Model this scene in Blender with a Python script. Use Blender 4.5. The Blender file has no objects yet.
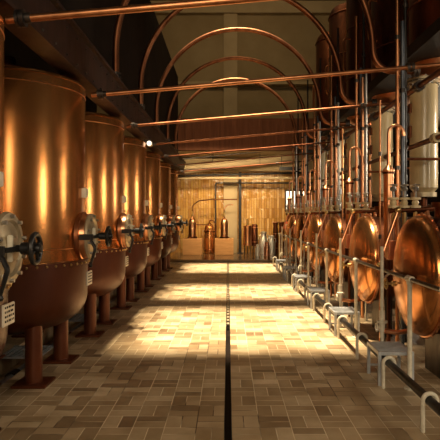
import bpy, bmesh, math, random
from mathutils import Vector, Matrix
random.seed(7)
S = 1.6                                    # metres per unit: all the coordinates below are in eye heights
col = bpy.context.scene.collection
PI = math.pi

# ------------------------------------------------------------------ materials
def new_mat(name):
    m = bpy.data.materials.new(name); m.use_nodes = True
    nt = m.node_tree
    return m, nt, nt.nodes['Principled BSDF']

def mth(nt, op, a, b=None, c=None):
    n = nt.nodes.new('ShaderNodeMath'); n.operation = op
    for i, v in enumerate((a, b, c)):
        if v is None: continue
        if hasattr(v, 'links'): nt.links.new(v, n.inputs[i])
        else: n.inputs[i].default_value = v
    return n.outputs[0]

def ramp(nt, fac, stops):
    r = nt.nodes.new('ShaderNodeValToRGB')
    el = r.color_ramp.elements
    while len(el) < len(stops): el.new(0.5)
    for e, (p, c) in zip(el, stops):
        e.position = p; e.color = (*c, 1)
    nt.links.new(fac, r.inputs[0])
    return r.outputs[0]

def noise(nt, scale, detail=4, stretch=(1, 1, 1), rough=0.55, random_per_object=False):
    tc = nt.nodes.new('ShaderNodeTexCoord')
    mp = nt.nodes.new('ShaderNodeMapping'); mp.inputs['Scale'].default_value = stretch
    nt.links.new(tc.outputs['Object'], mp.inputs[0])
    if random_per_object:
        oi = nt.nodes.new('ShaderNodeObjectInfo')
        k = mth(nt, 'MULTIPLY', oi.outputs['Random'], 37.0)
        cx = nt.nodes.new('ShaderNodeCombineXYZ')
        nt.links.new(k, cx.inputs[0]); nt.links.new(k, cx.inputs[2])
        nt.links.new(cx.outputs[0], mp.inputs['Location'])
    n = nt.nodes.new('ShaderNodeTexNoise')
    n.inputs['Scale'].default_value = scale; n.inputs['Detail'].default_value = detail
    n.inputs['Roughness'].default_value = rough
    nt.links.new(mp.outputs[0], n.inputs['Vector'])
    return n.outputs['Fac']

def metal(name, c1, c2, rough=(0.22, 0.42), metallic=1.0, scale=3.0, stretch=(1, 1, 0.35), bump=0.05, bscale=18, coat=0.0, lo=0.35, hi=0.68):
    m, nt, b = new_mat(name)
    f = noise(nt, scale, 6, stretch, 0.6, True)
    nt.links.new(ramp(nt, f, [(lo, c1), (hi, c2)]), b.inputs['Base Color'])
    f2 = noise(nt, scale * 2.3, 5, stretch, 0.6, True)
    nt.links.new(mth(nt, 'MULTIPLY_ADD', f2, rough[1] - rough[0], rough[0]), b.inputs['Roughness'])
    b.inputs['Metallic'].default_value = metallic
    b.inputs['Coat Weight'].default_value = coat
    if bump:
        bp = nt.nodes.new('ShaderNodeBump'); bp.inputs['Strength'].default_value = bump
        bp.inputs['Distance'].default_value = 0.02
        nt.links.new(noise(nt, bscale, 3, (1, 1, 0.6)), bp.inputs['Height'])
        nt.links.new(bp.outputs[0], b.inputs['Normal'])
    return m

M = {}
M['copper_tank'] = metal('copper_tank', (0.46, 0.175, 0.045), (0.80, 0.36, 0.12), (0.17, 0.26), metallic=0.85, scale=1.6, bump=0.012, bscale=4, lo=.3, hi=.75)
M['copper_dome'] = metal('copper_dome', (0.52, 0.20, 0.06), (0.90, 0.42, 0.16), (0.15, 0.26), metallic=0.93, scale=2.0, bump=0.10, bscale=5)
M['copper'] = metal('copper', (0.62, 0.28, 0.14), (0.86, 0.44, 0.24), (0.22, 0.40), scale=5)
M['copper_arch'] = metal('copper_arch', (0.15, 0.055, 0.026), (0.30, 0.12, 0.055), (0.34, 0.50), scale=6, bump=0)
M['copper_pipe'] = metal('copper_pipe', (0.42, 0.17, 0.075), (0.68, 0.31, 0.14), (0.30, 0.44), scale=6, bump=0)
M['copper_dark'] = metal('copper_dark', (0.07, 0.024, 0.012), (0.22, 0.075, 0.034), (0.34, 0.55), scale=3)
M['red_paint'] = metal('red_paint', (0.060, 0.012, 0.003), (0.10, 0.023, 0.006), (0.28, 0.42), metallic=0.35, scale=2.5, coat=0.0)
M['leg_paint'] = metal('leg_paint', (0.095, 0.022, 0.006), (0.15, 0.038, 0.011), (0.30, 0.5), metallic=0.35, scale=4)
M['beam_paint'] = metal('beam_paint', (0.016, 0.006, 0.004), (0.038, 0.013, 0.008), (0.4, 0.6), metallic=0.0, scale=4)
M['black_iron'] = metal('black_iron', (0.012, 0.012, 0.012), (0.035, 0.032, 0.03), (0.28, 0.5), metallic=0.6, scale=8)
M['dark_steel'] = metal('dark_steel', (0.035, 0.03, 0.028), (0.11, 0.09, 0.075), (0.3, 0.5), metallic=0.8, scale=8)
M['blue_pipe'] = metal('blue_pipe', (0.07, 0.085, 0.11), (0.13, 0.15, 0.18), (0.3, 0.45), metallic=0.6, scale=8)
M['steel'] = metal('steel', (0.42, 0.42, 0.40), (0.66, 0.64, 0.60), (0.25, 0.42), scale=9)
M['alloy'] = metal('alloy', (0.34, 0.27, 0.17), (0.56, 0.46, 0.30), (0.35, 0.55), metallic=0.55, scale=7)
M['brass'] = metal('brass', (0.50, 0.34, 0.13), (0.75, 0.55, 0.25), (0.25, 0.42), scale=8)
M['galvanised'] = metal('galvanised', (0.42, 0.45, 0.48), (0.62, 0.65, 0.68), (0.38, 0.58), metallic=0.65, scale=12)
M['cream_paint'] = metal('cream_paint', (0.46, 0.36, 0.19), (0.60, 0.48, 0.28), (0.24, 0.4), metallic=0.0, scale=4, coat=0.3)
M['white_paint'] = metal('white_paint', (0.55, 0.50, 0.38), (0.78, 0.72, 0.58), (0.35, 0.5), metallic=0.0, scale=14, stretch=(1, 1, 1))
M['plate_white'] = metal('plate_white', (0.62, 0.56, 0.44), (0.80, 0.74, 0.62), (0.35, 0.5), metallic=0.2, scale=9)
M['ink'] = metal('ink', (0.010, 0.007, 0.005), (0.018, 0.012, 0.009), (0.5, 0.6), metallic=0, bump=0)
M['wood_box'] = metal('wood_box', (0.58, 0.29, 0.10), (0.70, 0.37, 0.14), (0.5, 0.65), metallic=0, scale=3, stretch=(1, 1, 6), bump=0.05)
M['plaster'] = metal('plaster', (0.26, 0.19, 0.10), (0.33, 0.25, 0.14), (0.75, 0.9), metallic=0, scale=0.7, stretch=(1, 1, 1), bump=0.1)
M['plaster_light'] = metal('plaster_light', (0.36, 0.27, 0.15), (0.43, 0.33, 0.19), (0.7, 0.9), metallic=0, scale=1, stretch=(1, 1, 1), bump=0.1)
M['soffit'] = metal('soffit', (0.48, 0.36, 0.19), (0.56, 0.43, 0.24), (0.6, 0.8), metallic=0, scale=1, stretch=(1, 1, 1), bump=0.05)
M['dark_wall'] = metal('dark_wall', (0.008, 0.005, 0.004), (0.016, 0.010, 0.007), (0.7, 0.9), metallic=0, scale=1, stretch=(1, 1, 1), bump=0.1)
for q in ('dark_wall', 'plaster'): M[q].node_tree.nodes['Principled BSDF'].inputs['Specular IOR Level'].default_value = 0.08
M['brown_wall'] = metal('brown_wall', (0.11, 0.04, 0.02), (0.16, 0.06, 0.03), (0.6, 0.8), metallic=0, scale=3, stretch=(4, 1, 0.3), bump=0.1)
M['red_plastic'] = metal('red_plastic', (0.6, 0.09, 0.03), (0.7, 0.14, 0.05), (0.35, 0.45), metallic=0, bump=0)
M['milk_can'] = metal('milk_can', (0.45, 0.43, 0.38), (0.7, 0.67, 0.6), (0.3, 0.45), metallic=0.7, scale=9)

M['brown_wall'].node_tree.nodes['Principled BSDF'].inputs['Specular IOR Level'].default_value = 0.15
M['beam_paint'].node_tree.nodes['Principled BSDF'].inputs['Specular IOR Level'].default_value = 0.25
M['ink'].node_tree.nodes['Principled BSDF'].inputs['Specular IOR Level'].default_value = 0.1
def emit(name, c, k):
    m, nt, b = new_mat(name)
    b.inputs['Base Color'].default_value = (*c, 1)
    b.inputs['Emission Color'].default_value = (*c, 1); b.inputs['Emission Strength'].default_value = k
    b.inputs['Roughness'].default_value = 0.2
    return m
M['day_glass'] = emit('day_glass', (1.0, 0.90, 0.72), 1.6)
M['lamp_glass'] = emit('lamp_glass', (0.9, 1.0, 0.7), 3.5)
M['tube_glass'] = emit('tube_glass', (1.0, 0.78, 0.42), 1.2)

def tile_floor():
    m, nt, b = new_mat('floor_tiles')
    MOD = 0.15 * S
    tc = nt.nodes.new('ShaderNodeTexCoord'); sp = nt.nodes.new('ShaderNodeSeparateXYZ')
    nt.links.new(tc.outputs['Object'], sp.inputs[0])
    u = mth(nt, 'DIVIDE', mth(nt, 'ADD', sp.outputs[0], 40 * MOD), MOD)
    v = mth(nt, 'DIVIDE', mth(nt, 'ADD', sp.outputs[1], 40 * MOD), MOD)
    fu, fv = mth(nt, 'FLOOR', u), mth(nt, 'FLOOR', v)
    au, av = mth(nt, 'FRACT', u), mth(nt, 'FRACT', v)
    par = mth(nt, 'MODULO', mth(nt, 'ADD', fu, fv), 2.0)
    ipar = mth(nt, 'SUBTRACT', 1.0, par)
    a = mth(nt, 'ADD', mth(nt, 'MULTIPLY', au, par), mth(nt, 'MULTIPLY', av, ipar))      # across the pair
    c = mth(nt, 'ADD', mth(nt, 'MULTIPLY', av, par), mth(nt, 'MULTIPLY', au, ipar))      # along the brick
    a2 = mth(nt, 'MULTIPLY', a, 2.0)
    idx = mth(nt, 'FLOOR', a2); fa = mth(nt, 'FRACT', a2)
    da = mth(nt, 'MULTIPLY', mth(nt, 'MINIMUM', fa, mth(nt, 'SUBTRACT', 1.0, fa)), 0.5)
    dc = mth(nt, 'MINIMUM', c, mth(nt, 'SUBTRACT', 1.0, c))
    d = mth(nt, 'MINIMUM', da, dc)
    grout = nt.nodes.new('ShaderNodeMapRange'); grout.interpolation_type = 'SMOOTHSTEP'
    nt.links.new(d, grout.inputs[0]); grout.inputs[1].default_value = 0.006; grout.inputs[2].default_value = 0.022
    g = grout.outputs[0]
    cx = nt.nodes.new('ShaderNodeCombineXYZ')
    nt.links.new(fu, cx.inputs[0]); nt.links.new(fv, cx.inputs[1]); nt.links.new(idx, cx.inputs[2])
    wn = nt.nodes.new('ShaderNodeTexWhiteNoise'); nt.links.new(cx.outputs[0], wn.inputs['Vector'])
    base = ramp(nt, wn.outputs['Value'], [(0.0, (0.25, 0.17, 0.095)), (0.25, (0.40, 0.29, 0.165)), (0.65, (0.50, 0.37, 0.22)), (1.0, (0.64, 0.50, 0.32))])
    dirt = ramp(nt, noise(nt, 2.2, 6), [(0.3, (0.66, 0.60, 0.52)), (0.62, (1, 1, 1))])
    mx = nt.nodes.new('ShaderNodeMix'); mx.data_type = 'RGBA'; mx.blend_type = 'MULTIPLY'; mx.inputs[0].default_value = 1
    nt.links.new(base, mx.inputs[6]); nt.links.new(dirt, mx.inputs[7])
    gx = nt.nodes.new('ShaderNodeMix'); gx.data_type = 'RGBA'
    gcol = ramp(nt, noise(nt, 1.3, 3), [(0.40, (0.09, 0.055, 0.03)), (0.5, (0.75, 0.62, 0.42))])
    nt.links.new(g, gx.inputs[0]); nt.links.new(gcol, gx.inputs[6]); nt.links.new(mx.outputs[2], gx.inputs[7])
    nt.links.new(gx.outputs[2], b.inputs['Base Color'])
    r1 = mth(nt, 'MULTIPLY_ADD', wn.outputs['Value'], 0.22, 0.30)
    nt.links.new(mth(nt, 'ADD', r1, mth(nt, 'MULTIPLY', noise(nt, 5, 4), 0.12)), b.inputs['Roughness'])
    bp = nt.nodes.new('ShaderNodeBump'); bp.inputs['Strength'].default_value = 0.5; bp.inputs['Distance'].default_value = 0.004
    hh = mth(nt, 'ADD', g, mth(nt, 'MULTIPLY', wn.outputs['Value'], 0.5))
    nt.links.new(hh, bp.inputs['Height']); nt.links.new(bp.outputs[0], b.inputs['Normal'])
    return m
M['floor'] = tile_floor()

def wall_tiles():
    # narrow upright glazed tiles, each with its own slight tilt so that it glints
    m, nt, b = new_mat('glazed_wall_tiles')
    tc = nt.nodes.new('ShaderNodeTexCoord'); sp = nt.nodes.new('ShaderNodeSeparateXYZ')
    nt.links.new(tc.outputs['Object'], sp.inputs[0])
    u = mth(nt, 'DIVIDE', mth(nt, 'ADD', sp.outputs[0], 30), 0.105)
    v = mth(nt, 'DIVIDE', mth(nt, 'ADD', sp.outputs[2], 30), 0.42)
    fu, fv, au, av = mth(nt, 'FLOOR', u), mth(nt, 'FLOOR', v), mth(nt, 'FRACT', u), mth(nt, 'FRACT', v)
    cx = nt.nodes.new('ShaderNodeCombineXYZ'); nt.links.new(fu, cx.inputs[0]); nt.links.new(fv, cx.inputs[1])
    wn = nt.nodes.new('ShaderNodeTexWhiteNoise'); nt.links.new(cx.outputs[0], wn.inputs['Vector'])
    base = ramp(nt, wn.outputs['Value'], [(0, (0.33, 0.155, 0.032)), (0.5, (0.44, 0.235, 0.055)), (1, (0.56, 0.34, 0.11))])
    du = mth(nt, 'MULTIPLY', mth(nt, 'MINIMUM', au, mth(nt, 'SUBTRACT', 1.0, au)), 0.5)
    dv = mth(nt, 'MINIMUM', av, mth(nt, 'SUBTRACT', 1.0, av))
    gr = mth(nt, 'GREATER_THAN', mth(nt, 'MINIMUM', du, mth(nt, 'MULTIPLY', dv, 5.0)), 0.045)
    gx = nt.nodes.new('ShaderNodeMix'); gx.data_type = 'RGBA'
    gx.inputs[6].default_value = (0.26, 0.13, 0.035, 1)
    nt.links.new(gr, gx.inputs[0]); nt.links.new(base, gx.inputs[7])
    nt.links.new(gx.outputs[2], b.inputs['Base Color'])
    b.inputs['Roughness'].default_value = 0.11
    w2 = nt.nodes.new('ShaderNodeSeparateColor'); nt.links.new(wn.outputs['Color'], w2.inputs[0])
    hx = mth(nt, 'MULTIPLY', mth(nt, 'SUBTRACT', w2.outputs[0], 0.5), mth(nt, 'MULTIPLY', au, 0.5))
    hz = mth(nt, 'MULTIPLY', mth(nt, 'SUBTRACT', w2.outputs[1], 0.5), av)
    h = mth(nt, 'ADD', mth(nt, 'ADD', hx, hz), mth(nt, 'MULTIPLY', noise(nt, 6, 2), 0.6))
    bp = nt.nodes.new('ShaderNodeBump'); bp.inputs['Strength'].default_value = 1.0; bp.inputs['Distance'].default_value = 0.05
    nt.links.new(h, bp.inputs['Height']); nt.links.new(bp.outputs[0], b.inputs['Normal'])
    return m
M['wall_tiles'] = wall_tiles()

def wet_floor():
    m, nt, b = new_mat('dark_platform')
    nt.links.new(ramp(nt, noise(nt, 3, 5), [(0.35, (0.10, 0.055, 0.025)), (0.65, (0.20, 0.12, 0.06))]), b.inputs['Base Color'])
    b.inputs['Roughness'].default_value = 0.16
    return m
M['platform'] = wet_floor()

# ------------------------------------------------------------------ mesh builder
class MB:
    def __init__(s): s.bm = bmesh.new()
    def box(s, x0, y0, z0, x1, y1, z1, bev=0):
        r = bmesh.ops.create_cube(s.bm, size=1)
        for v in r['verts']:
            v.co = Vector((((x0 + x1) / 2 + v.co.x * (x1 - x0)), ((y0 + y1) / 2 + v.co.y * (y1 - y0)), ((z0 + z1) / 2 + v.co.z * (z1 - z0))))
        if bev:
            es = list({e for v in r['verts'] for e in v.link_edges})
            bmesh.ops.bevel(s.bm, geom=es, offset=bev, segments=2, affect='EDGES')
        return s
    def ring(s, c, t, r, n, ref):
        t = t.normalized(); a = (ref - t * ref.dot(t)).normalized(); b = t.cross(a)
        return [s.bm.verts.new(c + (a * math.cos(2 * PI * i / n) + b * math.sin(2 * PI * i / n)) * r) for i in range(n)], a
    def tube(s, pts, r, n=12, cap=True, closed=False):
        pts = [Vector(p) for p in pts]
        rr = r if isinstance(r, (list, tuple)) else [r] * len(pts)
        ts = []
        for i in range(len(pts)):
            if closed: t = pts[(i + 1) % len(pts)] - pts[i - 1]
            else: t = pts[min(i + 1, len(pts) - 1)] - pts[max(i - 1, 0)]
            ts.append(t.normalized())
        ref = Vector((0, 0, 1)) if abs(ts[0].z) < 0.9 else Vector((1, 0, 0))
        rings = []
        for p, t, q in zip(pts, ts, rr):
            rg, ref = s.ring(p, t, q, n, ref); rings.append(rg)
        m = len(rings)
        for i in range(m if closed else m - 1):
            A, B = rings[i], rings[(i + 1) % m]
            for j in range(n):
                s.bm.faces.new((A[j], A[(j + 1) % n], B[(j + 1) % n], B[j]))
        if cap and not closed:
            s.bm.faces.new(rings[0][::-1]); s.bm.faces.new(rings[-1])
        return s
    def cyl(s, p0, p1, r, n=16, r2=None):
        return s.tube([p0, p1], [r, r if r2 is None else r2], n)
    def lathe(s, prof, c=(0, 0, 0), axis='z', n=32):
        # prof: (radius, height); a radius of 0 closes the end
        c = Vector(c); rings = []
        def P(r, h, a):
            if axis == 'z': return c + Vector((r * math.cos(a), r * math.sin(a), h))
            if axis == 'x': return c + Vector((h, r * math.cos(a), r * math.sin(a)))
            return c + Vector((r * math.sin(a), h, r * math.cos(a)))
        for r, h in prof:
            if r < 1e-6: rings.append([s.bm.verts.new(P(0, h, 0))])
            else: rings.append([s.bm.verts.new(P(r, h, 2 * PI * i / n)) for i in range(n)])
        for A, B in zip(rings, rings[1:]):
            for j in range(n):
                k = (j + 1) % n
                if len(A) == 1 and len(B) == 1: continue
                if len(A) == 1: s.bm.faces.new((A[0], B[j], B[k]))
                elif len(B) == 1: s.bm.faces.new((A[j], A[k], B[0]))
                else: s.bm.faces.new((A[j], A[k], B[k], B[j]))
        for R in (rings[0], rings[-1]):
            if len(R) > 1: s.bm.faces.new(R)
        return s
    def torus(s, c, R, r, axis='z', n=32, m=8):
        c = Vector(c); pts = []
        for i in range(n):
            a = 2 * PI * i / n
            d = {'z': (math.cos(a), math.sin(a), 0), 'x': (0, math.cos(a), math.sin(a)), 'y': (math.cos(a), 0, math.sin(a))}[axis]
            pts.append(c + Vector(d) * R)
        rings = []
        ax = {'z': Vector((0, 0, 1)), 'x': Vector((1, 0, 0)), 'y': Vector((0, 1, 0))}[axis]
        for p in pts:
            o = (p - c).normalized()
            rings.append([s.bm.verts.new(p + (o * math.cos(2 * PI * j / m) + ax * math.sin(2 * PI * j / m)) * r) for j in range(m)])
        for i in range(n):
            A, B = rings[i], rings[(i + 1) % n]
            for j in range(m): s.bm.faces.new((A[j], A[(j + 1) % m], B[(j + 1) % m], B[j]))
        return s
    def ball(s, c, r, n=10):
        rr = bmesh.ops.create_uvsphere(s.bm, u_segments=n, v_segments=max(4, n // 2), radius=r)
        for v in rr['verts']: v.co += Vector(c)
        return s
    def build(s, name, m, parent=None, loc=None, **kw):
        for v in s.bm.verts: v.co *= S
        bmesh.ops.recalc_face_normals(s.bm, faces=s.bm.faces)
        me = bpy.data.meshes.new(name)
        for f in s.bm.faces: f.smooth = True
        s.bm.to_mesh(me); s.bm.free()
        me.set_sharp_from_angle(angle=math.radians(35))
        me.materials.append(M[m] if isinstance(m, str) else m)
        o = bpy.data.objects.new(name, me); col.objects.link(o)
        if parent: o.parent = parent
        if loc: o.location = Vector(loc) * S
        for k, v in kw.items(): o[k] = v
        return o

def each(mb, name, m, parent, **kw):
    # every loose piece becomes a part of its own
    left = set(mb.bm.verts)
    while left:
        st = [left.pop()]; isl = set(st)
        while st:
            v = st.pop()
            for e in v.link_edges:
                q = e.other_vert(v)
                if q in left: left.discard(q); isl.add(q); st.append(q)
        fs = {f for v in isl for f in v.link_faces}
        nb = MB(); mp = {v: nb.bm.verts.new(v.co) for v in isl}
        for f in fs: nb.bm.faces.new([mp[v] for v in f.verts])
        nb.build(name, m, parent, **kw)
    mb.bm.free()

def thing(name, label, cat, loc=(0, 0, 0), group=None):
    o = bpy.data.objects.new(name, None); col.objects.link(o)
    o.location = Vector(loc) * S; o.empty_display_size = 0.2
    o['label'] = label; o['category'] = cat
    if group: o['group'] = group
    return o
def tag(o, label, cat, group=None):
    o['label'] = label; o['category'] = cat
    if group: o['group'] = group
    return o
KIDS = {}
def dup_tree(o, parent=None):
    c = o.copy(); col.objects.link(c); c.parent = parent
    for ch in [x for x in all_objs if x.parent is o]: dup_tree(ch, c)
    return c
def dup(root, loc, label):
    global all_objs
    all_objs = list(bpy.data.objects)
    c = dup_tree(root); c.location = Vector(loc) * S; c['label'] = label
    return c
def fillet(pts, rad, seg=6):
    pts = [Vector(p) for p in pts]; out = [pts[0]]
    for i in range(1, len(pts) - 1):
        p = pts[i]; a = pts[i - 1] - p; b = pts[i + 1] - p
        ang = a.angle(b)
        d = min(rad / math.tan(ang / 2), a.length * .49, b.length * .49)
        A = p + a.normalized() * d; B = p + b.normalized() * d
        for k in range(seg + 1):
            t = k / seg
            out.append(A * (1 - t) ** 2 + p * 2 * t * (1 - t) + B * t * t)
    out.append(pts[-1]); return out

ORD = ['nearest', 'second', 'third', 'fourth', 'fifth', 'farthest']

# ------------------------------------------------------------------ the building
YB = 14.0; XL = -3.4; XR = 3.3; YF = -3.0; ZC = 6.5
def struct(name, mb, m): return mb.build(name, m, kind='structure')
fl = MB()
fl.box(XL, YF, -.3, -1.62, YB, 0)
fl.box(-1.62, YF, -.3, -1.34, YB, -.14)
fl.box(-1.34, YF, -.3, -.019, 11.7, 0)
fl.box(-.019, YF, -.3, .019, 11.7, -.09)
fl.box(.019, YF, -.3, XR, 11.7, 0)
struct('floor', fl, 'floor')
struct('trim_1', MB().box(-1.34, 11.7, -.3, XR, YB, .055), 'platform')
ROOF = [(4.05, 5.8), (6.55, 7.8), (9.6, 11.3)]  # unseen roof openings, added so the sun falls in bands on the floor
ce = MB(); y = YF
for a, b_ in ROOF + [(YB, None)]:
    ce.box(XL, y, ZC, XR, a, ZC + .1)
    if b_:
        ce.box(XL, a, ZC, -.95, b_, ZC + .1); ce.box(1.05, a, ZC, XR, b_, ZC + .1); y = b_
struct('ceiling', ce, 'plaster')
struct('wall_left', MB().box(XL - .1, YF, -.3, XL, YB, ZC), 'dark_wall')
# right wall with openings for the tall windows
WIN = [1.75, 4.75, 7.75]
WZ0, WZ1, WHW = 1.38, 2.2, .20
wr = MB(); y = YF
wr.box(XR, YF, -.3, XR + .1, YB, WZ0); wr.box(XR, YF, WZ1, XR + .1, YB, ZC)
for w in WIN + [None]:
    e = YB if w is None else w - WHW
    wr.box(XR, y, WZ0, XR + .1, e, WZ1)
    if w is not None: y = w + WHW
struct('wall_right', wr, 'dark_wall')
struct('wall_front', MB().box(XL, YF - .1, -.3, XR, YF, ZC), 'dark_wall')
struct('wall_back', MB().box(XL, YB, -.3, XR, YB + .1, 2.22), 'wall_tiles')
struct('wall_back_upper', MB().box(XL, YB, 2.22, XR, YB + .1, ZC), 'plaster')
for i, w in enumerate(WIN):
    f = MB()
    f.box(XR - .02, w - WHW, WZ0, XR + .03, w - WHW + .03, WZ1); f.box(XR - .02, w + WHW - .03, WZ0, XR + .03, w + WHW, WZ1)
    f.box(XR - .02, w - WHW, WZ0, XR + .03, w + WHW, WZ0 + .03); f.box(XR - .02, w - WHW, WZ1 - .03, XR + .03, w + WHW, WZ1)
    f.box(XR - .01, w - .01, WZ0, XR + .02, w + .01, WZ1)
    fo = struct('window_%d' % (i + 1), f, 'dark_steel')
    MB().box(XR + .035, w - WHW, WZ0, XR + .045, w + WHW, WZ1).build('pane', 'day_glass', fo)
# pilaster of the back wall, cross beam and the mezzanine front
pl = MB().box(-.11, YB - .12, 0.055, .24, YB, 2.9)
struct('trim_2', pl, 'plaster_light')
struct('trim_3', MB().box(-.11, YB - .12, 2.9, .24, YB, ZC), 'plaster_light')
mz = MB().box(-1.34, 12.0, 2.47, XR, 12.25, 3.17)
for i in range(26):                      # upright ribs on the brown mezzanine front
    x = -1.3 + i * .17
    mz.box(x, 11.97, 2.5, x + .03, 12.0, 3.12)
struct('trim_4', mz, 'brown_wall')
struct('trim_5', MB().box(-1.34, 12.25, 2.47, XR, YB, 2.55), 'soffit')
struct('trim_6', MB().box(XL, 13.4, 2.12, XR, 13.7, 2.42), 'soffit')
struct('trim_7', MB().box(XL, 13.72, 4.35, XR, YB, 4.42).box(XL, 13.8, 6.2, XR, YB, 6.5), 'plaster_light')
# dark wall above the left tanks and the slab above the right stills
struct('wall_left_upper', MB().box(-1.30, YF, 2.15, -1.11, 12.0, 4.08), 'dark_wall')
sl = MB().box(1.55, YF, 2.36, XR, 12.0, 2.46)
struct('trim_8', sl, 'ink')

# steel girder over the left tanks
g = thing('steel_girder', 'long dark red-brown steel girder running above the left row of copper tanks', 'girder', (-.985, 0, 1.89))
MB().box(-.065, -1.2, 0, .065, 11.8, .02).build('lower_flange', 'beam_paint', g)
MB().box(-.065, -1.2, .26, .065, 11.8, .28).build('upper_flange', 'beam_paint', g)
MB().box(.02, -1.2, .02, .035, 11.8, .26).build('web', 'beam_paint', g)
bl = MB()
for i in range(60):
    y = -.6 + i * .21
    bl.ball((.038, y, .06), .008, 6); bl.ball((.038, y, .22), .008, 6)
bl.build('bolts', 'dark_steel', g, kind='stuff')
# hangers hold it to the dark wall
hg = MB()
for i in range(9):
    y = .2 + 1.32 * i
    hg.box(-.124, y, .20, .0, y + .05, .30)
each(hg, 'bracket', 'beam_paint', g)

# drain and gratings
dr = thing('drain_channel', 'narrow dark drain line down the middle of the tiled aisle', 'drain', (0, 0, 0))
MB().box(-.0175, -1, -.09, .0175, 11.69, -.06).build('channel_bed', 'ink', dr)
each(MB().box(-.019, -1, -.09, -.0175, 11.69, .0).box(.0175, -1, -.09, .019, 11.69, .0), 'edge_strip', 'dark_steel', dr)
gm = MB()
for i in range(42):
    y = 5.0 + i * .16
    gm.box(-.012, y, -.012, .012, y + .09, -.001)
gm.build('grate_bars', 'alloy', dr, kind='stuff')

tp = thing('trench_pipe', 'grey pipe lying in the dark floor trench under the left tanks', 'pipe', (-1.48, 0, -.09))
MB().tube([(.03, 1.2, .0), (.03, 11.4, .0)], .035, 14).build('pipe_run', 'galvanised', tp)
jm = MB()
for i in range(8): jm.cyl((.03, 2.4 + 1.2 * i, 0), (.03, 2.5 + 1.2 * i, 0), .045, 14)
each(jm, 'coupling', 'dark_steel', tp)
MB().tube(fillet([(.03, 3.05, .04), (.03, 3.05, .12), (.10, 2.9, .14), (.10, 2.75, -.02)], .04), .02, 10).build('drain_branch', 'dark_steel', tp)
gt = MB()
for i in range(9): gt.box(-.15 + i * .035, -.16, -.008, -.128 + i * .035, .16, .0)
gt.box(-.16, -.17, -.012, .16, -.15, 0.002); gt.box(-.16, .15, -.012, .16, .17, .002)
g0 = tag(gt.build('floor_grating', 'galvanised', None, (-1.48, 3.98, 0.004)), 'grey slotted grating over the trench by the nearest pair of left legs', 'grating', 'trench gratings')
all_objs = []
dup(g0, (-1.48, 5.32, .004), 'grey slotted grating over the trench by the second pair of left legs')

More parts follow.
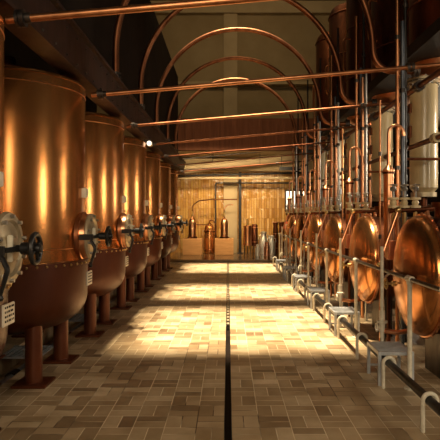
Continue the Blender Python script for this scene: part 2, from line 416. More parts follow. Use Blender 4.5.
# ------------------------------------------------------------------ left copper tanks
def make_tank(label):
    t = thing('copper_tank', label, 'tank', (0, 0, 0), 'row of tall copper tanks on the left')
    R = .485; seg = []
    def bowl(r0, z0, z1, n=12):
        return [(r0 * math.sin(PI / 2 * i / n) ** .8 if i else 0, z1 - (z1 - z0) * math.cos(PI / 2 * i / n) ** .75) for i in range(n + 1)]
    MB().lathe(bowl(.50, .265, .53, 18) + [(.50, .69), (.48, .69)], n=64).build('lower_bowl', 'red_paint', t)
    fl = MB().lathe([(.46, .685), (.508, .685), (.508, .72), (.487, .724), (.46, .724)], n=64).build('flange_band', 'red_paint', t)
    rv = MB()
    for i in range(54):
        a = 2 * PI * (i + .5) / 54
        rv.ball((.509 * math.cos(a), .509 * math.sin(a), .704), .0085, 6)
    rv.build('rivets', 'brass', fl, kind='stuff')
    MB().lathe([(.47, .722), (R, .722), (R, 1.82), (R - .003, 1.83)], n=72).build('shell', 'copper_tank', t)
    each(MB().torus((0, 0, .80), R + .0005, .0025, n=72, m=6).torus((0, 0, 1.775), R - .001, .004, n=72, m=6), 'weld_seam', 'copper', t)
    dome = [(R * math.cos(PI / 2 * i / 12), 1.83 + .075 * math.sin(PI / 2 * i / 12)) for i in range(13)]
    dome = dome[:-1] + [(0, dome[-1][1])]
    MB().lathe(dome, n=72).build('dome', 'copper_tank', t)
    MB().lathe([(.11, 1.88), (.11, 1.93), (.13, 1.93), (.13, 1.95), (.06, 1.95), (.05, 2.02), (0, 2.02)], n=24).build('top_nozzle', 'copper_dark', t)
    # manway on the aisle side
    X = .475; zc = .87
    mw = MB().lathe([(.156, -.015), (.156, .010), (.146, .014), (.142, .042), (.120, .042)], (X + .01, 0, zc), 'x', 40).build('manway_ring', 'copper', t)
    lid = MB().lathe([(.142, 0), (.148, .008), (.142, .022), (.115, .026), (.105, .016), (.060, .030), (.045, .044), (0, .05)], (X + .052, 0, zc), 'x', 40).build('manway_lid', 'alloy', t)
    b = MB()
    for i in range(10):
        a = 2 * PI * i / 10 + .3
        b.cyl((X + .06, .128 * math.cos(a), zc + .128 * math.sin(a)), (X + .092, .128 * math.cos(a), zc + .128 * math.sin(a)), .008, 8)
    each(b, 'lid_bolt', 'steel', lid)
    MB().box(X + .098, -.15, zc - .010, X + .115, .15, zc + .010, .004).box(X + .03, -.164, zc - .018, X + .115, -.150, zc + .018).box(X + .03, .150, zc - .018, X + .115, .164, zc + .018).build('yoke_bar', 'black_iron', t)
    MB().box(X + .085, -.06, zc - .05, X + .105, -.045, zc + .055, .003).build('clamp_dog', 'white_paint', t)
    MB().cyl((X + .10, 0, zc), (X + .20, 0, zc), .014, 12).cyl((X + .12, 0, zc), (X + .165, 0, zc), .024, 14).build('spindle', 'black_iron', t)
    wx = X + .175
    w = MB().torus((wx, 0, zc), .058, .0105, 'x', 28, 8).lathe([(.018, -.016), (.022, 0), (.018, .02), (0, .022)], (wx, 0, zc), 'x', 14)
    for i in range(4):
        a = PI / 2 * i + .5
        w.cyl((wx, .012 * math.cos(a), zc + .012 * math.sin(a)), (wx, .055 * math.cos(a), zc + .055 * math.sin(a)), .007, 8)
    w.build('handwheel', 'black_iron', t)
    MB().tube(fillet([(X + .10, -.15, zc - .02), (X + .13, -.16, zc - .07), (X + .10, -.16, zc - .17)], .03), [.010] * 8 + [.008], 8).ball((X + .10, -.16, zc - .175), .014, 8).build('hinge_lever', 'black_iron', t)
    # small gauge box and the name plate
    MB().box(.478, -.028, 1.118, .512, .028, 1.178, .004).build('gauge_box', 'white_paint', t)
    np_ = MB().box(.496, .04, .545, .506, .155, .635, .002).build('name_plate', 'plate_white', t)
    ln = MB()
    for r in range(4):
        yy = .052
        while yy < .142:
            L = random.uniform(.008, .03)
            ln.box(.506, yy, .56 + r * .019, .5066, min(yy + L, .146), .569 + r * .019); yy += L + .007
    ln.build('engraving', 'ink', np_)
    for sx in (-1, 1):
        for sy in (-1, 1):
            x, y = .262 * sx, .262 * sy
            lg = MB().cyl((x, y, .015), (x, y, .42), .050, 24).build('leg', 'leg_paint', t)
            MB().box(x - .10, y - .10, 0, x + .10, y + .10, .016, .003).build('base_plate', 'leg_paint', lg)
    return t
TANK_ORD = ['nearest, cut off by the left edge', 'second from the camera, tallest in view', 'third from the camera',
            'fourth from the camera', 'fifth from the camera', 'sixth from the camera', 'at the far end of the row']
tank = make_tank('copper tank on red-brown legs, ' + TANK_ORD[0])
tank.location = Vector((-1.42, 2.16, 0)) * S
for k in range(1, 7):
    dup(tank, (-1.42, 2.16 + 1.32 * k, 0), 'copper tank on red-brown legs, ' + TANK_ORD[k])

# ------------------------------------------------------------------ pipes crossing the aisle
def cross_pipe(Y, x1, label, r=.0155):
    t = thing('cross_pipe', label, 'pipe', (-.98, Y, 1.845), 'sloping copper pipes crossing the aisle')
    L = x1 + .98
    sl_ = .087
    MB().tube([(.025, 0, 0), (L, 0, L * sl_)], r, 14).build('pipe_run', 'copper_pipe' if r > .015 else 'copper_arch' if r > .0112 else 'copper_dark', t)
    MB().cyl((.068, 0, .0058), (.082, 0, .0066), r * 2.3, 18).cyl((.085, 0, .0076), (.105, 0, .009), r * 2.3, 18).cyl((.065, 0, .0056), (.13, 0, .011), r * 1.35, 14).build('flange', 'dark_steel', t)
    MB().cyl((L - .30, 0, (L - .30) * sl_), (L - .28, 0, (L - .28) * sl_), r * 2.1, 16).cyl((L - .27, 0, (L - .27) * sl_), (L - .25, 0, (L - .25) * sl_), r * 2.1, 16).build('flange', 'dark_steel', t)
cps = ['nearest copper pipe crossing the aisle at the top of the photo', 'second copper pipe crossing the aisle, below the topmost one', 'third copper pipe crossing the aisle at mid height',
       'fourth copper pipe crossing the aisle', 'fifth thin copper pipe crossing the aisle', 'sixth thin copper pipe crossing the aisle', 'farthest thin copper pipe crossing the aisle']
for k in range(7):
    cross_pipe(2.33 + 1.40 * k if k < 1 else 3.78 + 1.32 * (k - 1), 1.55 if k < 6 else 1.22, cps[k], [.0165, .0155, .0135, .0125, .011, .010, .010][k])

# ------------------------------------------------------------------ copper swan-neck arches
def arch(Y, label):
    t = thing('copper_arch_pipe', label, 'pipe', (.14, Y, 0), 'arched copper pipes over the aisle')
    W = 1.10; zs = 2.42
    pts = [(-W, 0, 2.185), (-W, 0, 2.25)] + [(-W * math.cos(PI * i / 40), 0, zs + W * math.sin(PI * i / 40) * .99) for i in range(41)]
    pts += [(W + .17 - .17 * math.cos(PI / 2 * i / 8), 0, 2.42 - .18 * math.sin(PI / 2 * i / 8)) for i in range(1, 9)] + [(W + .38, 0, 2.24)]
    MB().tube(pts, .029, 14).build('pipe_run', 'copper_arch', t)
    MB().lathe([(.045, 0), (.045, .02), (.03, .02), (.03, .03), (.045, .03), (.045, .05)], (-W, 0, 2.175), 'z', 18).build('foot_flange', 'dark_steel', t)
    MB().lathe([(.05, 0), (.05, .02), (.035, .02), (.035, .03), (.05, .03), (.05, .05)], (W + .34, 0, 2.24), 'x', 18).build('end_flange', 'dark_steel', t)
for k, w in enumerate(['nearest and highest, only its two feet in view', 'second, its top just above the photo', 'third, the largest whose top is in view', 'fourth, inside the third arch', 'farthest and smallest']):
    arch(4.62 + 1.32 * k, 'arched copper pipe over the aisle, ' + w)

# ------------------------------------------------------------------ right-hand stills
P = 1.31
def make_drum(label):
    t = thing('copper_still', label, 'still', (0, 0, 0), 'row of copper stills with round fronts on the right')
    R = .372; zc = .633
    prof = [(0, -.12)] + [(R * math.sin(PI / 2 * i / 14), -.12 * math.cos(PI / 2 * i / 14) ** .8 if i < 14 else 0) for i in range(1, 15)]
    MB().lathe(prof + [(R, .006)], (1.195, 0, zc), 'x', 72).build('domed_front', 'copper_dome', t)
    MB().lathe([(R - .01, .0), (R + .010, .0), (R + .010, .018), (R - .01, .018)], (1.197, 0, zc), 'x', 72).build('rim', 'copper', t)
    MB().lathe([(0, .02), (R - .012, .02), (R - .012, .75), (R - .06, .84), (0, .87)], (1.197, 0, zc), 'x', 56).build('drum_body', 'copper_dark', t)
    each(MB().box(1.30, -.20, 0, 1.36, .20, .34).box(1.80, -.20, 0, 1.86, .20, .34), 'saddle', 'dark_steel', t)
    nk = MB().lathe([(.052, 0), (.052, .07), (.072, .07), (.072, .10), (0, .10)], (1.34, 0, zc + R - .02), 'z', 24).build('top_neck', 'copper_dark', t)
    # small copper inlet box and the bronze sampling valve on the far side
    MB().box(1.09, .31, .70, 1.17, .40, .83, .008).build('inlet_box', 'copper', t)
    v = MB().lathe([(.018, -.06), (.018, -.03), (.036, -.03), (.036, -.018), (.022, -.018), (.022, .0), (.036, .0), (.036, .015), (.020, .015), (.020, .06)], (1.13, .16, .56), 'x', 20).build('sampling_valve', 'brass', t)
    MB().torus((1.03, .16, .56), .032, .006, 'x', 20, 6).cyl((1.02, .16, .56), (1.08, .16, .56), .008, 8).box(1.027, .13, .556, 1.033, .19, .564).build('valve_wheel', 'brass', v)
    b = MB()
    for i in range(28):
        a = 2 * PI * i / 28
        b.ball((1.207, (R + .012) * math.cos(a), zc + (R + .012) * math.sin(a)), .007, 6)
    b.build('rim_bolts', 'copper', t, kind='stuff')
    return t
DY = 3.36
drum = make_drum('copper still with a round domed front, nearest and largest, at the right edge')
drum.location = Vector((0, DY, 0)) * S
DL = ['', 'second from the camera', 'third from the camera', 'fourth from the camera', 'fifth from the camera', 'last at the far end of the row']
for k in range(1, 6): dup(drum, (0, DY + P * k, 0), 'copper still with a round domed front, ' + DL[k])

def repeat(root, base, n, labels, p=P, groupphrase=None):
    root.location = Vector(base) * S
    root['label'] = labels[0]
    if groupphrase: root['group'] = groupphrase
    for k in range(1, n): dup(root, (base[0], base[1] + p * k, base[2]), labels[k])
SN = ['nearest copper still', 'second copper still', 'third copper still', 'fourth copper still', 'fifth copper still', 'farthest copper still']

# manifold of valves over each drum
def valve(x, parent, y=0):
    v = MB()
    v.lathe([(.012, 0), (.036, 0), (.036, .014), (.018, .018), (.024, .035), (.018, .052), (.036, .056), (.036, .070), (.012, .072)], (x, y, 0), 'z', 20)
    o = v.build('valve_body', 'cream_paint', parent)
    MB().cyl((x, y, .072), (x, y, .14), .010, 10).lathe([(.020, 0), (.024, .012), (.016, .03), (0, .03)], (x, y, .115), 'z', 14).build('bonnet', 'steel', o)
    MB().torus((x, y, .155), .026, .0045, 'z', 20, 6).cyl((x, y, .13), (x, y, .165), .005, 8).box(x - .026, y - .003, .152, x + .026, y + .003, .158).build('handwheel', 'steel', o)
    return o
mf = thing('valve_manifold', '', 'manifold', (0, 0, 0))
MB().tube(fillet([(-.06, 0, -.02), (.18, 0, -.01), (.55, .02, .03), (.78, .02, .03), (.78, .02, -.12)], .05), .019, 12).build('header_pipe', 'copper_dark', mf)
for x in (-.03, .045, .12): valve(x, mf)
each(MB().cyl((-.03, 0, -.10), (-.03, 0, .01), .014, 10).cyl((.045, 0, -.12), (.045, 0, .01), .014, 10).cyl((.12, 0, -.14), (.12, 0, .01), .014, 10), 'branch_pipe', 'brass', mf)
MB().lathe([(.034, 0), (.034, .012), (.020, .014), (.020, .022), (.034, .024), (.034, .036)], (.30, .007, .0), 'x', 18).build('flange', 'cream_paint', mf)
MB().tube(fillet([(.20, 0, -.01), (.20, 0, -.06), (.28, .0, -.10), (.33, 0, -.10)], .04), .016, 10).build('branch_pipe', 'copper', mf)
repeat(mf, (1.15, 3.66, 1.055), 6, ['cream and steel valve manifold above the ' + s for s in SN], groupphrase='valve manifolds above the stills')

# copper sight columns with bent pipes on top
sc_ = thing('copper_column', '', 'column', (0, 0, 0))
MB().lathe([(0, 0), (.037, 0), (.037, .64), (.043, .64), (.043, .655), (.030, .67), (.014, .69), (0, .69)], n=28).build('cylinder', 'copper', sc_)
each(MB().lathe([(.044, 0), (.044, .016), (.030, .016)], (0, 0, .625), n=28).lathe([(.044, 0), (.044, .016), (.030, .016)], (0, 0, .02), n=28), 'collar', 'copper_dark', sc_)
MB().tube([(0, 0, .68), (0, 0, .87)] + [(.055 - .055 * math.cos(PI * i / 14), 0, .93 + .06 * math.sin(PI * i / 14)) for i in range(15)] + [(.11, 0, .91)], .013, 12).build('bent_pipe', 'copper', sc_)
MB().cyl((0, 0, -.69), (0, 0, 0), .014, 12).build('lower_pipe', 'copper_dark', sc_)
repeat(sc_, (1.205, 4.05, .69), 6, ['slim copper column with a hooked pipe on top, ' + s for s in ['nearest, left of the largest still', 'second from the camera', 'third from the camera', 'fourth from the camera', 'fifth from the camera', 'farthest from the camera']], groupphrase='slim copper columns behind the stills')

# cream columns
cc = thing('cream_column', '', 'column', (0, 0, 0))
MB().lathe([(0, 0), (.08, 0), (.12, .05), (.12, .96), (.10, .98), (.10, 1.0), (0, 1.0)], n=40).build('cylinder', 'cream_paint', cc)
MB().lathe([(.09, 0), (.145, 0), (.145, .022), (.11, .022), (.11, .03), (.145, .03), (.145, .052), (.09, .052)], (0, 0, .97), n=36).build('top_flange', 'alloy', cc)
MB().lathe([(.05, 0), (.11, 0), (.11, .016), (.11, .026), (.11, .04), (.05, .04)], (0, 0, -.03), n=36).build('bottom_flange', 'alloy', cc)
b = MB()
for i in range(14):
    a = 2 * PI * i / 14
    b.cyl((.13 * math.cos(a), .13 * math.sin(a), .955), (.13 * math.cos(a), .13 * math.sin(a), 1.037), .007, 6)
b.build('flange_bolts', 'steel', cc, kind='stuff')
each(MB().box(-.135, -.03, .50, -.115, .03, .60).box(-.135, -.03, .72, -.115, .03, .80), 'side_lug', 'copper_dark', cc)
MB().cyl((0, 0, -.23), (0, 0, -.03), .03, 14).build('lower_pipe', 'copper_dark', cc)
repeat(cc, (1.75, 4.83, 1.20), 5, ['cream painted column with bolted flange, ' + s for s in ['nearest, at the right edge', 'second from the right', 'third from the right', 'fourth from the right', 'farthest']], groupphrase='cream columns behind the stills')

# dark copper vessels on the mezzanine slab
dv = thing('dark_vessel', '', 'vessel', (0, 0, 0))
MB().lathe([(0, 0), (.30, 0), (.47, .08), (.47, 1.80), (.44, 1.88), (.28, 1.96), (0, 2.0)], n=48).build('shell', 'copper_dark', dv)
each(MB().torus((0, 0, .42), .473, .008, m=6, n=48).torus((0, 0, 1.1), .473, .008, m=6, n=48).torus((0, 0, 1.76), .473, .012, m=6, n=48), 'hoop', 'copper_dark', dv)
MB().tube([(-.1 + .0, -.1, 1.93), (-.1, -.1, 2.03)] + [(-.1 + .09 - .09 * math.cos(PI * i / 12), -.1, 2.06 + .09 * math.sin(PI * i / 12)) for i in range(13)] + [(.08, -.1, 1.93)], .016, 10).build('lifting_loop', 'copper_pipe', dv)
MB().tube(fillet([(-.44, -.12, .50), (-.55, -.14, .50), (-.55, -.14, .95), (-.44, -.12, .95)], .05), .012, 10).build('sight_glass', 'copper_pipe', dv)
MB().lathe([(0, -.215), (.07, -.215), (.07, -.20), (.20, -.18), (.26, -.14), (.27, -.101)], (-.2, 0, 0), n=32).build('bottom_neck', 'copper', dv)
repeat(dv, (2.12, 3.55, 2.46), 6, ['dark copper vessel above the stills, ' + s for s in ['nearest, filling the top right corner', 'second from the right', 'third from the right', 'fourth from the right', 'fifth from the right', 'leftmost and farthest']], groupphrase='dark vessels above the stills')

# risers: slim vertical pipes at each still
def riser(x, y, z0, z1, r, mat, n, word, brackets=True, joint='dark_steel'):
    t = thing('riser_pipe', '', 'pipe', (0, 0, 0))
    H = z1 - z0
    MB().cyl((0, 0, 0), (0, 0, H), r, 12).build('pipe_run', mat, t)
    j = MB()
    for q in (.12, .45, .78):
        j.cyl((0, 0, H * q), (0, 0, H * q + .03), r * 1.7, 12)
    each(j, 'coupling', joint, t)
    repeat(t, (x, y, z0), n, [word + ' riser pipe behind the ' + SN[k] for k in range(n)], groupphrase=word + ' riser pipes')
riser(1.285, 4.10, 0, 3.0, .013, 'copper_pipe', 6, 'tall bright copper')
riser(1.345, 4.16, 0, 2.5, .015, 'blue_pipe', 6, 'blue-grey')
riser(1.405, 4.28, 0, 3.4, .013, 'black_iron', 6, 'black')
riser(1.12, 3.98, 0, 1.85, .007, 'copper_pipe', 5, 'short copper')
riser(1.32, 5.16, 0, 2.36, .012, 'steel', 5, 'thin steel')
riser(1.32, 5.30, 0, 2.36, .016, 'copper', 4, 'rear copper')
riser(1.66, 3.88, 0, 2.36, .013, 'brass', 6, 'thin brass')
riser(1.98, 4.9, .93, 2.20, .022, 'copper', 4, 'outer copper')

# instruments: silver valve stacks between the columns
si = thing('valve_stack', '', 'valve', (0, 0, 0))
MB().cyl((0, 0, 0), (0, 0, .52), .010, 10).build('stem_pipe', 'steel', si)
MB().lathe([(.012, .10), (.032, .10), (.032, .115), (.018, .12), (.026, .15), (.018, .18), (.032, .185), (.032, .20), (.012, .2)], n=18).build('valve_body', 'steel', si)
MB().lathe([(.010, .30), (.028, .31), (.03, .36), (.02, .39), (.010, .40)], n=18).build('bonnet', 'galvanised', si)
MB().torus((-.05, 0, .15), .028, .005, 'x', 18, 6).cyl((-.05, 0, .15), (0, 0, .15), .006, 8).build('handwheel', 'black_iron', si)
MB().tube(fillet([(0, 0, .50), (.30, 0, .50), (.42, .0, .54), (.75, 0, .54)], .05), .012, 10).build('cross_branch', 'copper_dark', si)
repeat(si, (1.48, 4.55, .98), 5, ['silver valve stack with a handwheel, ' + s for s in ['right of the nearest copper column', 'between the first two copper columns', 'beyond the second copper column', 'beyond the third copper column', 'beyond the fourth copper column', 'farthest of the stacks']], groupphrase='silver valve stacks')

# horizontal header pipes running along the row
hp = thing('header_pipe', 'dark copper header pipe running along the stills above the valves', 'pipe', (1.52, 0, 1.57))
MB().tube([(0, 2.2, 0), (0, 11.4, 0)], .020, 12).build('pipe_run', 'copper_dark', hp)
j = MB()
for k in range(7): j.cyl((0, 2.6 + P * k, 0), (0, 2.63 + P * k, 0), .038, 14).cyl((0, 2.64 + P * k, 0), (0, 2.67 + P * k, 0), .038, 14)
each(j, 'flange', 'cream_paint', hp)
hp = thing('header_pipe', 'upper dark header pipe running along the stills below the mezzanine slab', 'pipe', (1.50, 0, 2.02))
MB().tube([(0, 2.2, 0), (0, 11.4, 0)], .024, 12).build('pipe_run', 'copper_dark', hp)
j = MB()
for k in range(7): j.cyl((0, 2.9 + P * k, 0), (0, 2.93 + P * k, 0), .042, 14).cyl((0, 2.94 + P * k, 0), (0, 2.97 + P * k, 0), .042, 14)
each(j, 'flange', 'dark_steel', hp)

# slanting copper pipes in front of the drums
dp = thing('slanting_pipe', '', 'pipe', (0, 0, 0))
MB().tube([(0, 0, 0), (-.135, -.02, -.36)], .0115, 12).build('pipe_run', 'copper', dp)
each(MB().ball((0, 0, 0), .022, 10).ball((-.135, -.02, -.36), .017, 10), 'elbow', 'brass', dp)
repeat(dp, (1.135, 3.60, 1.04), 6, ['slanting copper pipe from valves to handrail by the ' + s for s in SN], groupphrase='slanting copper pipes')

# stand pipes with valves at the stools
st = thing('stand_pipe', '', 'pipe', (0, 0, 0))
MB().cyl((0, 0, .0), (0, 0, .80), .0115, 12).build('pipe_run', 'white_paint', st)
MB().cyl((0, 0, .24), (0, 0, .38), .019, 14).lathe([(.012, .30), (.034, .30), (.034, .314), (.012, .316)], n=16).build('valve_body', 'white_paint', st)
MB().tube(fillet([(0, 0, .25), (.10, 0, .235), (.22, .02, .25)], .05), .016, 12).build('side_hose', 'copper', st)
MB().torus((-.035, 0, .27), .026, .0055, 'x', 18, 6).cyl((-.035, 0, .27), (0, 0, .27), .007, 8).build('handwheel', 'white_paint', st)
repeat(st, (1.01, 3.54, 0), 6, ['white stand pipe with a valve near the floor, at the ' + s for s in SN], groupphrase='white stand pipes')
# second, thinner pair of pipes behind
s2 = thing('sample_pipe', '', 'pipe', (0, 0, 0))
MB().tube(fillet([(0, 0, 0), (0, 0, .55), (.08, 0, .62)], .04), .009, 10).build('pipe_run', 'steel', s2)
each(MB().cyl((0, 0, .14), (0, 0, .2), .018, 12).cyl((0, 0, .36), (0, 0, .41), .016, 12), 'coupling', 'steel', s2)
repeat(s2, (1.09, 3.82, 0), 6, ['thin steel sample pipe in the gap beyond the ' + s for s in SN], groupphrase='thin steel sample pipes')

# handrail
hr = thing('handrail', 'dark handrail on white posts running in front of the right stills', 'handrail', (0, 0, 0))
MB().tube([(1.05, 1.9, .635), (1.05, 11.2, .635)], .0125, 12).build('rail', 'dark_steel', hr)
for k in range(-1, 7):
    y = 3.12 + P * k
    if k < 0:
        MB().ball((1.05, 2.63, .64), .022, 10).build('ball_joint', 'white_paint', hr)
        continue
    p = MB().cyl((1.05, y, 0), (1.05, y, .63), .0135, 14).build('post', 'white_paint', hr)
    MB().cyl((1.05, y - .04, .636), (1.05, y + .04, .636), .019, 14).cyl((1.05, y, .605), (1.05, y, .635), .018, 14).build('joint', 'white_paint', p)
    MB().lathe([(0, 0), (.032, 0), (.032, .008), (0, .008)], (1.05, y, 0), n=16).build('foot', 'white_paint', p)
# low pipe with cane shaped brackets
lp = thing('floor_pipe', 'black low pipe on white cane-shaped brackets along the right side of the aisle', 'pipe', (0, 0, 0))
MB().tube([(.935, 1.8, .145), (.935, 11.2, .145)], .0215, 14).build('pipe_run', 'black_iron', lp)
for k in range(14):
    y = 2.50 + .637 * k
    pts = [(.902, y, 0), (.902, y, .14)] + [(.935 - .033 * math.cos(PI * i / 12), y, .145 + .033 * math.sin(PI * i / 12)) for i in range(13)] + [(.966, y, .125)]
    MB().tube(pts, .0105, 10).build('bracket', 'white_paint', lp)
# stools
so = thing('step_stool', '', 'stool', (0, 0, 0))
tt = MB()
for i in range(8): tt.box(-.098, -.122 + i * .0325, .186, .098, -.106 + i * .0325, .200)
tt.box(-.105, -.135, .18, -.095, .135, .2).box(.095, -.135, .18, .105, .135, .2).box(-.105, -.135, .18, .105, -.125, .2).box(-.105, .125, .18, .105, .135, .2)
tt.build('slatted_top', 'galvanised', so)
for sx in (-1, 1):
    for sy in (-1, 1):
        MB().box(sx * .096 - .009, sy * .124 - .009, 0, sx * .096 + .009, sy * .124 + .009, .185).build('leg', 'galvanised', so)
MB().box(-.09, .12, .05, .09, .13, .062).build('stretcher', 'galvanised', so)
repeat(so, (.99, 3.31, 0), 6, ['grey metal step stool with slatted top, ' + s for s in ['nearest to the camera', 'second from the camera', 'third from the camera', 'fourth from the camera', 'fifth from the camera', 'farthest from the camera']], groupphrase='grey step stools')

# ------------------------------------------------------------------ far end
ZP = .055
def box_plinth(x0, x1, label):
    t = MB().box(x0, 13.05, ZP, x1, 13.45, ZP + .40, .008).build('display_plinth', 'wood_box', None)
    tag(t, label, 'plinth')
def X(px, Y): return (px - 228) * Y / 540
box_plinth(X(182.7, 13.1), X(202, 13.1), 'pale orange plinth at the far end carrying the left small still')
box_plinth(X(215, 13.1), X(233.5, 13.1), 'pale orange plinth at the far end carrying the right small still')
def small_still(x, label, mat, glass):
    t = thing('small_still', label, 'still', (x, 13.25, ZP + .40))
    MB().lathe([(0, 0), (.12, 0), (.12, .03), (.10, .04), (0, .04)], n=28).build('base', 'copper_dark', t)
    MB().lathe([(0, .04), (.092, .04), (.092, .36), (.085, .42), (.06, .47), (.025, .50), (.02, .54), (0, .54)], n=28).build('body', mat, t)
    each(MB().torus((0, 0, .12), .094, .007, m=6).torus((0, 0, .36), .094, .008, m=6).torus((0, 0, .24), .094, .005, m=6), 'hoop', 'brass', t)
    for k in range(4):
        a = PI / 4 + PI / 2 * k
        MB().cyl((.105 * math.cos(a), .105 * math.sin(a), .03), (.105 * math.cos(a), .105 * math.sin(a), .38), .007, 8).build('upright', 'copper_dark', t)
    MB().cyl((0, 0, .54), (0, 0, .68), .012, 10).ball((0, 0, .60), .022, 8).build('finial', 'brass', t)
    return t
a1 = small_still(X(192.3, 13.25), 'small upright brass-hooped copper still on the left plinth', 'copper', False)
MB().tube(fillet([(0, 0, .66), (0, 0, .80), (.16, 0, .92), (.45, 0, .95), (1.1, 0, .95)], .18, 10), .014, 10).build('swan_neck', 'copper_dark', a1)
MB().tube([(.09, 0, .33), (.42, 0, .33)], .012, 10).build('side_arm', 'copper_dark', a1)
a2 = small_still(X(224.3, 13.25), 'small upright copper still on the right plinth in front of the pilaster', 'copper', True)
MB().tube(fillet([(0, 0, .66), (0, 0, .74), (.08, 0, .82), (.22, 0, .82)], .1, 10), .012, 10).build('swan_neck', 'copper', a2)

t = thing('round_copper_boiler', 'big weathered copper boiler standing between the two plinths', 'boiler', (X(209.5, 13.6), 13.6, ZP))
MB().lathe([(0, 0), (.125, 0), (.14, .08), (.14, .58), (.11, .70), (.04, .76), (0, .76)], n=32).build('body', 'copper_tank', t)
each(MB().torus((0, 0, .10), .141, .010, m=6).torus((0, 0, .56), .141, .010, m=6), 'hoop', 'copper_dark', t)
MB().tube(fillet([(0, 0, .75), (0, 0, .84), (.10, 0, .84), (.165, 0, .70), (.165, 0, .01)], .08), .014, 10).build('outlet_pipe', 'copper_dark', t)

t = thing('pipe_frame', 'dark rectangular pipe frame standing before the back wall', 'frame', (0, 13.8, 0))
x0 = X(215.5, 13.8); x1 = X(300, 13.8); zt = 1 + (216 - 183) * 13.8 / 540
MB().tube(fillet([(x0, 0, ZP), (x0, 0, zt), (x1 + .5, 0, zt)], .06), .022, 12).build('bent_pipe', 'dark_steel', t)
MB().cyl((X(300, 13.8), 0, zt), (X(300, 13.8), 0, zt - .32), .010, 8).build('drop_pipe', 'dark_steel', t)
t = thing('hanging_lamp', 'small lit hanging lamp above the far stills on the right', 'lamp', (X(303.5, 12.9), 12.9, 1.52))
MB().lathe([(0, -.04), (.035, -.02), (.045, .03), (.02, .07), (0, .07)], n=18).build('bulb', 'lamp_glass', t)
MB().lathe([(.05, .06), (.03, .10), (.012, .12), (.01, .66), (0, .66)], n=18).build('stem', 'dark_steel', t)

t = thing('dark_upright', 'dark upright beside the pilaster at the far end', 'post', (X(240, 13.6), 13.6, 0))  # narrow dark upright next to the pilaster
MB().box(-.035, -.03, ZP, .035, .03, 2.10).build('shaft', 'black_iron', t)
MB().box(-.07, -.06, ZP, .07, .06, ZP + .02).build('base_plate', 'black_iron', t)

t = thing('copper_pot', 'upright bright copper pot on dark legs, left of the milk cans', 'pot', (X(247.5, 13.3), 13.3, ZP))
MB().lathe([(0, .22), (.10, .22), (.10, .68), (.105, .70), (.03, .72), (0, .72)], n=28).build('body', 'copper', t)
each(MB().torus((0, 0, .66), .102, .007, m=6).torus((0, 0, .30), .102, .007, m=6), 'hoop', 'brass', t)
MB().cyl((0, 0, .72), (0, 0, .86), .014, 10).ball((0, 0, .87), .02, 8).build('top_valve', 'brass', t)
for k in range(3):
    a = 2 * PI * k / 3 + .5
    MB().cyl((.08 * math.cos(a), .08 * math.sin(a), 0), (.08 * math.cos(a), .08 * math.sin(a), .23), .010, 8).build('leg', 'black_iron', t)
t = thing('copper_pot', 'darker copper pot right behind the bright one on dark legs', 'pot', (X(254.5, 13.5), 13.5, ZP))
MB().lathe([(0, .20), (.085, .20), (.085, .70), (.06, .74), (0, .75)], n=28).build('body', 'copper_dark', t)
each(MB().torus((0, 0, .66), .087, .007, m=6).torus((0, 0, .30), .087, .007, m=6), 'hoop', 'copper', t)
for k in range(3):
    a = 2 * PI * k / 3
    MB().cyl((.065 * math.cos(a), .065 * math.sin(a), 0), (.065 * math.cos(a), .065 * math.sin(a), .21), .009, 8).build('leg', 'black_iron', t)
def milk_can(px, Y, s, label, mat='milk_can'):
    t = thing('milk_can', label, 'can', (X(px, Y), Y, ZP), 'cans at the far end')
    MB().lathe([(0, 0), (.09 * s, 0), (.09 * s, .26 * s), (.055 * s, .34 * s), (.05 * s, .40 * s), (.062 * s, .41 * s), (0, .41 * s)], n=22).build('body', mat, t)
    MB().lathe([(.064 * s, 0), (.064 * s, .025 * s), (.02 * s, .04 * s), (0, .045 * s)], (0, 0, .41 * s), n=22).build('lid', mat, t)
    for q in (-1, 1):
        MB().tube([(q * .05 * s, 0, .385 * s), (q * .095 * s, 0, .37 * s), (q * .10 * s, 0, .30 * s), (q * .085 * s, 0, .27 * s)], .008 * s, 8).build('handle', mat, t)
milk_can(263.5, 13.5, 1.25, 'tallest pale metal can on the far platform, just right of the pots')
milk_can(271.5, 13.3, 1.05, 'pale metal can on the far platform beside the dark barrel')
milk_can(257.5, 12.7, .62, 'short pale metal can in front of the copper pots')
milk_can(266.8, 12.75, .75, 'small copper can in front of the pale cans', 'copper')
def barrel(px, Y, label):
    t = thing('dark_barrel', label, 'barrel', (X(px, Y), Y, ZP), 'dark barrels at the far end')
    MB().lathe([(0, 0), (.060, 0), (.068, .30), (.060, .62), (.052, .68), (.070, .78), (.070, .80), (0, .80)], n=26).build('body', 'copper_dark', t)
    each(MB().torus((0, 0, .14), .065, .005, m=6).torus((0, 0, .50), .066, .005, m=6).torus((0, 0, .79), .068, .008, m=6), 'hoop', 'copper', t)
barrel(275.5, 13.6, 'dark flared copper barrel left of its twin at the far right')
barrel(281.5, 13.55, 'dark flared copper barrel right of its twin at the far right')
t = thing('hose_reel', 'round red hose reel on the far wall near the last stills', 'reel', (X(286.5, 13.9), 13.942, .76))
MB().lathe([(0, 0), (.10, 0), (.10, .03), (.05, .03), (.05, .05), (.10, .05), (.10, .07), (0, .07)], (0, -.07, 0), 'y', 24).build('drum', 'red_plastic', t)
MB().lathe([(0, 0), (.035, 0), (.035, .02), (0, .02)], (0, -.09, 0), 'y', 18).build('hub', 'white_paint', t)
MB().box(-.03, -.01, -.14, .03, .06, .14).build('bracket', 'dark_steel', t)
f = struct('window_4', MB().box(X(285, 14), 13.93, 1.12, X(301, 14), 14.0, 1.16).box(X(285, 14), 13.93, 1.64, X(301, 14), 14.0, 1.68).box(X(285, 14), 13.93, 1.12, X(286, 14), 14.0, 1.68).box(X(300, 14), 13.93, 1.12, X(301, 14), 14.0, 1.68), 'dark_steel')
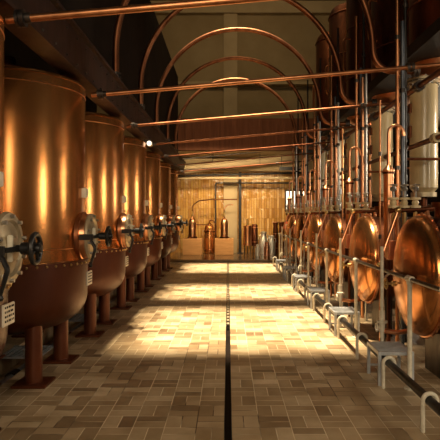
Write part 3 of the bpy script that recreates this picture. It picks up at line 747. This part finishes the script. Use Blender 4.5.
MB().box(X(286, 14), 13.96, 1.16, X(300, 14), 13.98, 1.64).build('pane', 'day_glass', f)
t = thing('vent_tube', 'pale tapered tube standing up before the far window', 'tube', (X(292.5, 12.6), 12.6, ZP))
MB().lathe([(0, 0), (.05, 0), (.05, 1.0), (.022, 1.3), (.018, 1.75), (0, 1.75)], n=18).build('shaft', 'cream_paint', t)
each(MB().torus((0, 0, 1.0), .052, .01, m=6).torus((0, 0, 1.3), .028, .008, m=6), 'ring', 'brass', t)

# pipes and duct under the far soffit
def far_pipe(name, pts, r, mat, label, cat='pipe', n=12):
    P_ = [Vector((X(px, Y), Y, 1 + (216 - py) * Y / 540)) for px, py, Y in pts]
    t = thing(name, label, cat, P_[0])
    MB().tube([p - P_[0] for p in P_], r, n).build('pipe_run', mat, t)
    for f in (.25, .8):
        q = (P_[-1] - P_[0]) * f if len(P_) == 2 else P_[1] - P_[0]
        MB().cyl(q, (q.x, q.y, 2.47 - P_[0].z), .005, 6).build('hanger', 'black_iron', t)
        if len(P_) > 2: break
far_pipe('air_duct', [(176, 171, 12.9), (322, 153, 12.9)], .10, 'plaster_light', 'thick tan duct slanting up under the far soffit', 'duct', 20)
far_pipe('far_pipe', [(172, 160, 12.45), (322, 146, 12.45)], .018, 'dark_steel', 'thin dark pipe slanting just above the tan duct')
far_pipe('far_pipe', [(174, 176, 13.05), (330, 172, 13.05)], .024, 'black_iron', 'dark pipe crossing just below the tan duct')
far_pipe('far_pipe', [(174, 170.5, 12.7), (260, 165, 12.7), (330, 159, 12.7)], .014, 'dark_steel', 'thin dark pipe crossing over the tan duct')
far_pipe('far_pipe', [(174, 178, 13.15), (330, 178, 13.15)], .030, 'soffit', 'pale level pipe below the slanting pipes at the far end')
t = thing('strip_light', 'dark strip light hanging at the right under the far soffit', 'lamp', (X(290, 12.75), 12.75, 2.10))
MB().box(-.25, -.05, -.02, .25, .05, .06).build('housing', 'black_iron', t)
each(MB().cyl((-.2, 0, .06), (-.2, 0, .34), .006, 6).cyl((.2, 0, .06), (.2, 0, .34), .006, 6), 'hanger', 'black_iron', t)
t = thing('wall_spotlight', 'small white spotlight under the girder over the third left tank', 'lamp', (-.90, 6.2, 1.86))
MB().lathe([(0, 0), (.03, 0), (.036, .06), (.02, .09), (0, .09)], (0, -.03, -.03), 'y', 18).build('lamp_head', 'steel', t)
MB().lathe([(0, 0), (.028, 0), (.028, .004), (0, .004)], (0, -.035, -.03), 'y', 18).build('lens', 'day_glass', t)
MB().box(-.06, .0, -.02, .0, .02, .02).build('bracket', 'dark_steel', t)

# ------------------------------------------------------------------ light
def area(loc, size, energy, color, rot=(0, 0, 0), spread=180):
    L = bpy.data.lights.new('light', 'AREA'); L.shape = 'RECTANGLE'
    L.size = size[0] * S; L.size_y = size[1] * S; L.energy = energy; L.color = color; L.spread = math.radians(spread)
    o = bpy.data.objects.new('area_light', L); col.objects.link(o); o.location = Vector(loc) * S; o.rotation_euler = rot  # one name for the window lights and the added fills
    return o
WARM = (1.0, 0.74, 0.42)
sl_ = bpy.data.lights.new('sun', 'SUN'); sl_.energy = 16.0; sl_.angle = math.radians(5); sl_.color = (1.0, .80, .52)
so_ = bpy.data.objects.new('sun', sl_); col.objects.link(so_); so_.rotation_euler = (0, math.radians(-1.5), 0)
# tall side windows
for w in WIN:
    o = area((XR - .03, w, (WZ0 + WZ1) / 2), (WHW * 2 - .06, WZ1 - WZ0 - .06), 75, (1.0, .84, .62), (0, PI / 2, 0))
    o.rotation_euler = (PI / 2, 0, PI / 2)
# added lights without fixtures or openings: far room, behind the camera, upper hall
area((-.1, 11.3, 2.40), (2.6, .2), 95, (1.0, .74, .42), (math.radians(60), 0, 0), spread=80)  # added fill for the plinth fronts, floats ahead of the mezzanine
area((.1, 13.3, 2.10), (2.6, .12), 36, (1.0, .72, .36), (math.radians(22), 0, 0), spread=150)  # added glow on the far tiles, no fixture modelled
area((.2, -2.4, 2.5), (2.6, 1.8), 350, (1.0, .80, .55), (math.radians(66), 0, 0))  # added fill for tanks and foreground, the wall behind is closed
area((.2, 8.7, 6.2), (2.4, 1.0), 170, (1.0, .74, .40), (math.radians(60), 0, 0))  # added fill aimed at the upper back wall
w = bpy.data.worlds.new('world'); bpy.context.scene.world = w; w.use_nodes = True
w.node_tree.nodes['Background'].inputs[0].default_value = (1, .8, .55, 1)
w.node_tree.nodes['Background'].inputs[1].default_value = 0.3

# ------------------------------------------------------------------ camera
cd = bpy.data.cameras.new('camera'); cam = bpy.data.objects.new('camera', cd); col.objects.link(cam)
cam.location = (0, 0, S); cam.rotation_euler = (PI / 2, 0, 0)
cd.sensor_width = 36; cd.lens = 36 * 540 / 440
cd.shift_x = -8 / 440; cd.shift_y = -4 / 440
cd.clip_start = .05
sc = bpy.context.scene; sc.camera = cam
sc.view_settings.view_transform = 'Standard'; sc.view_settings.look = 'None'
sc.view_settings.gamma = 1; sc.view_settings.exposure = 0
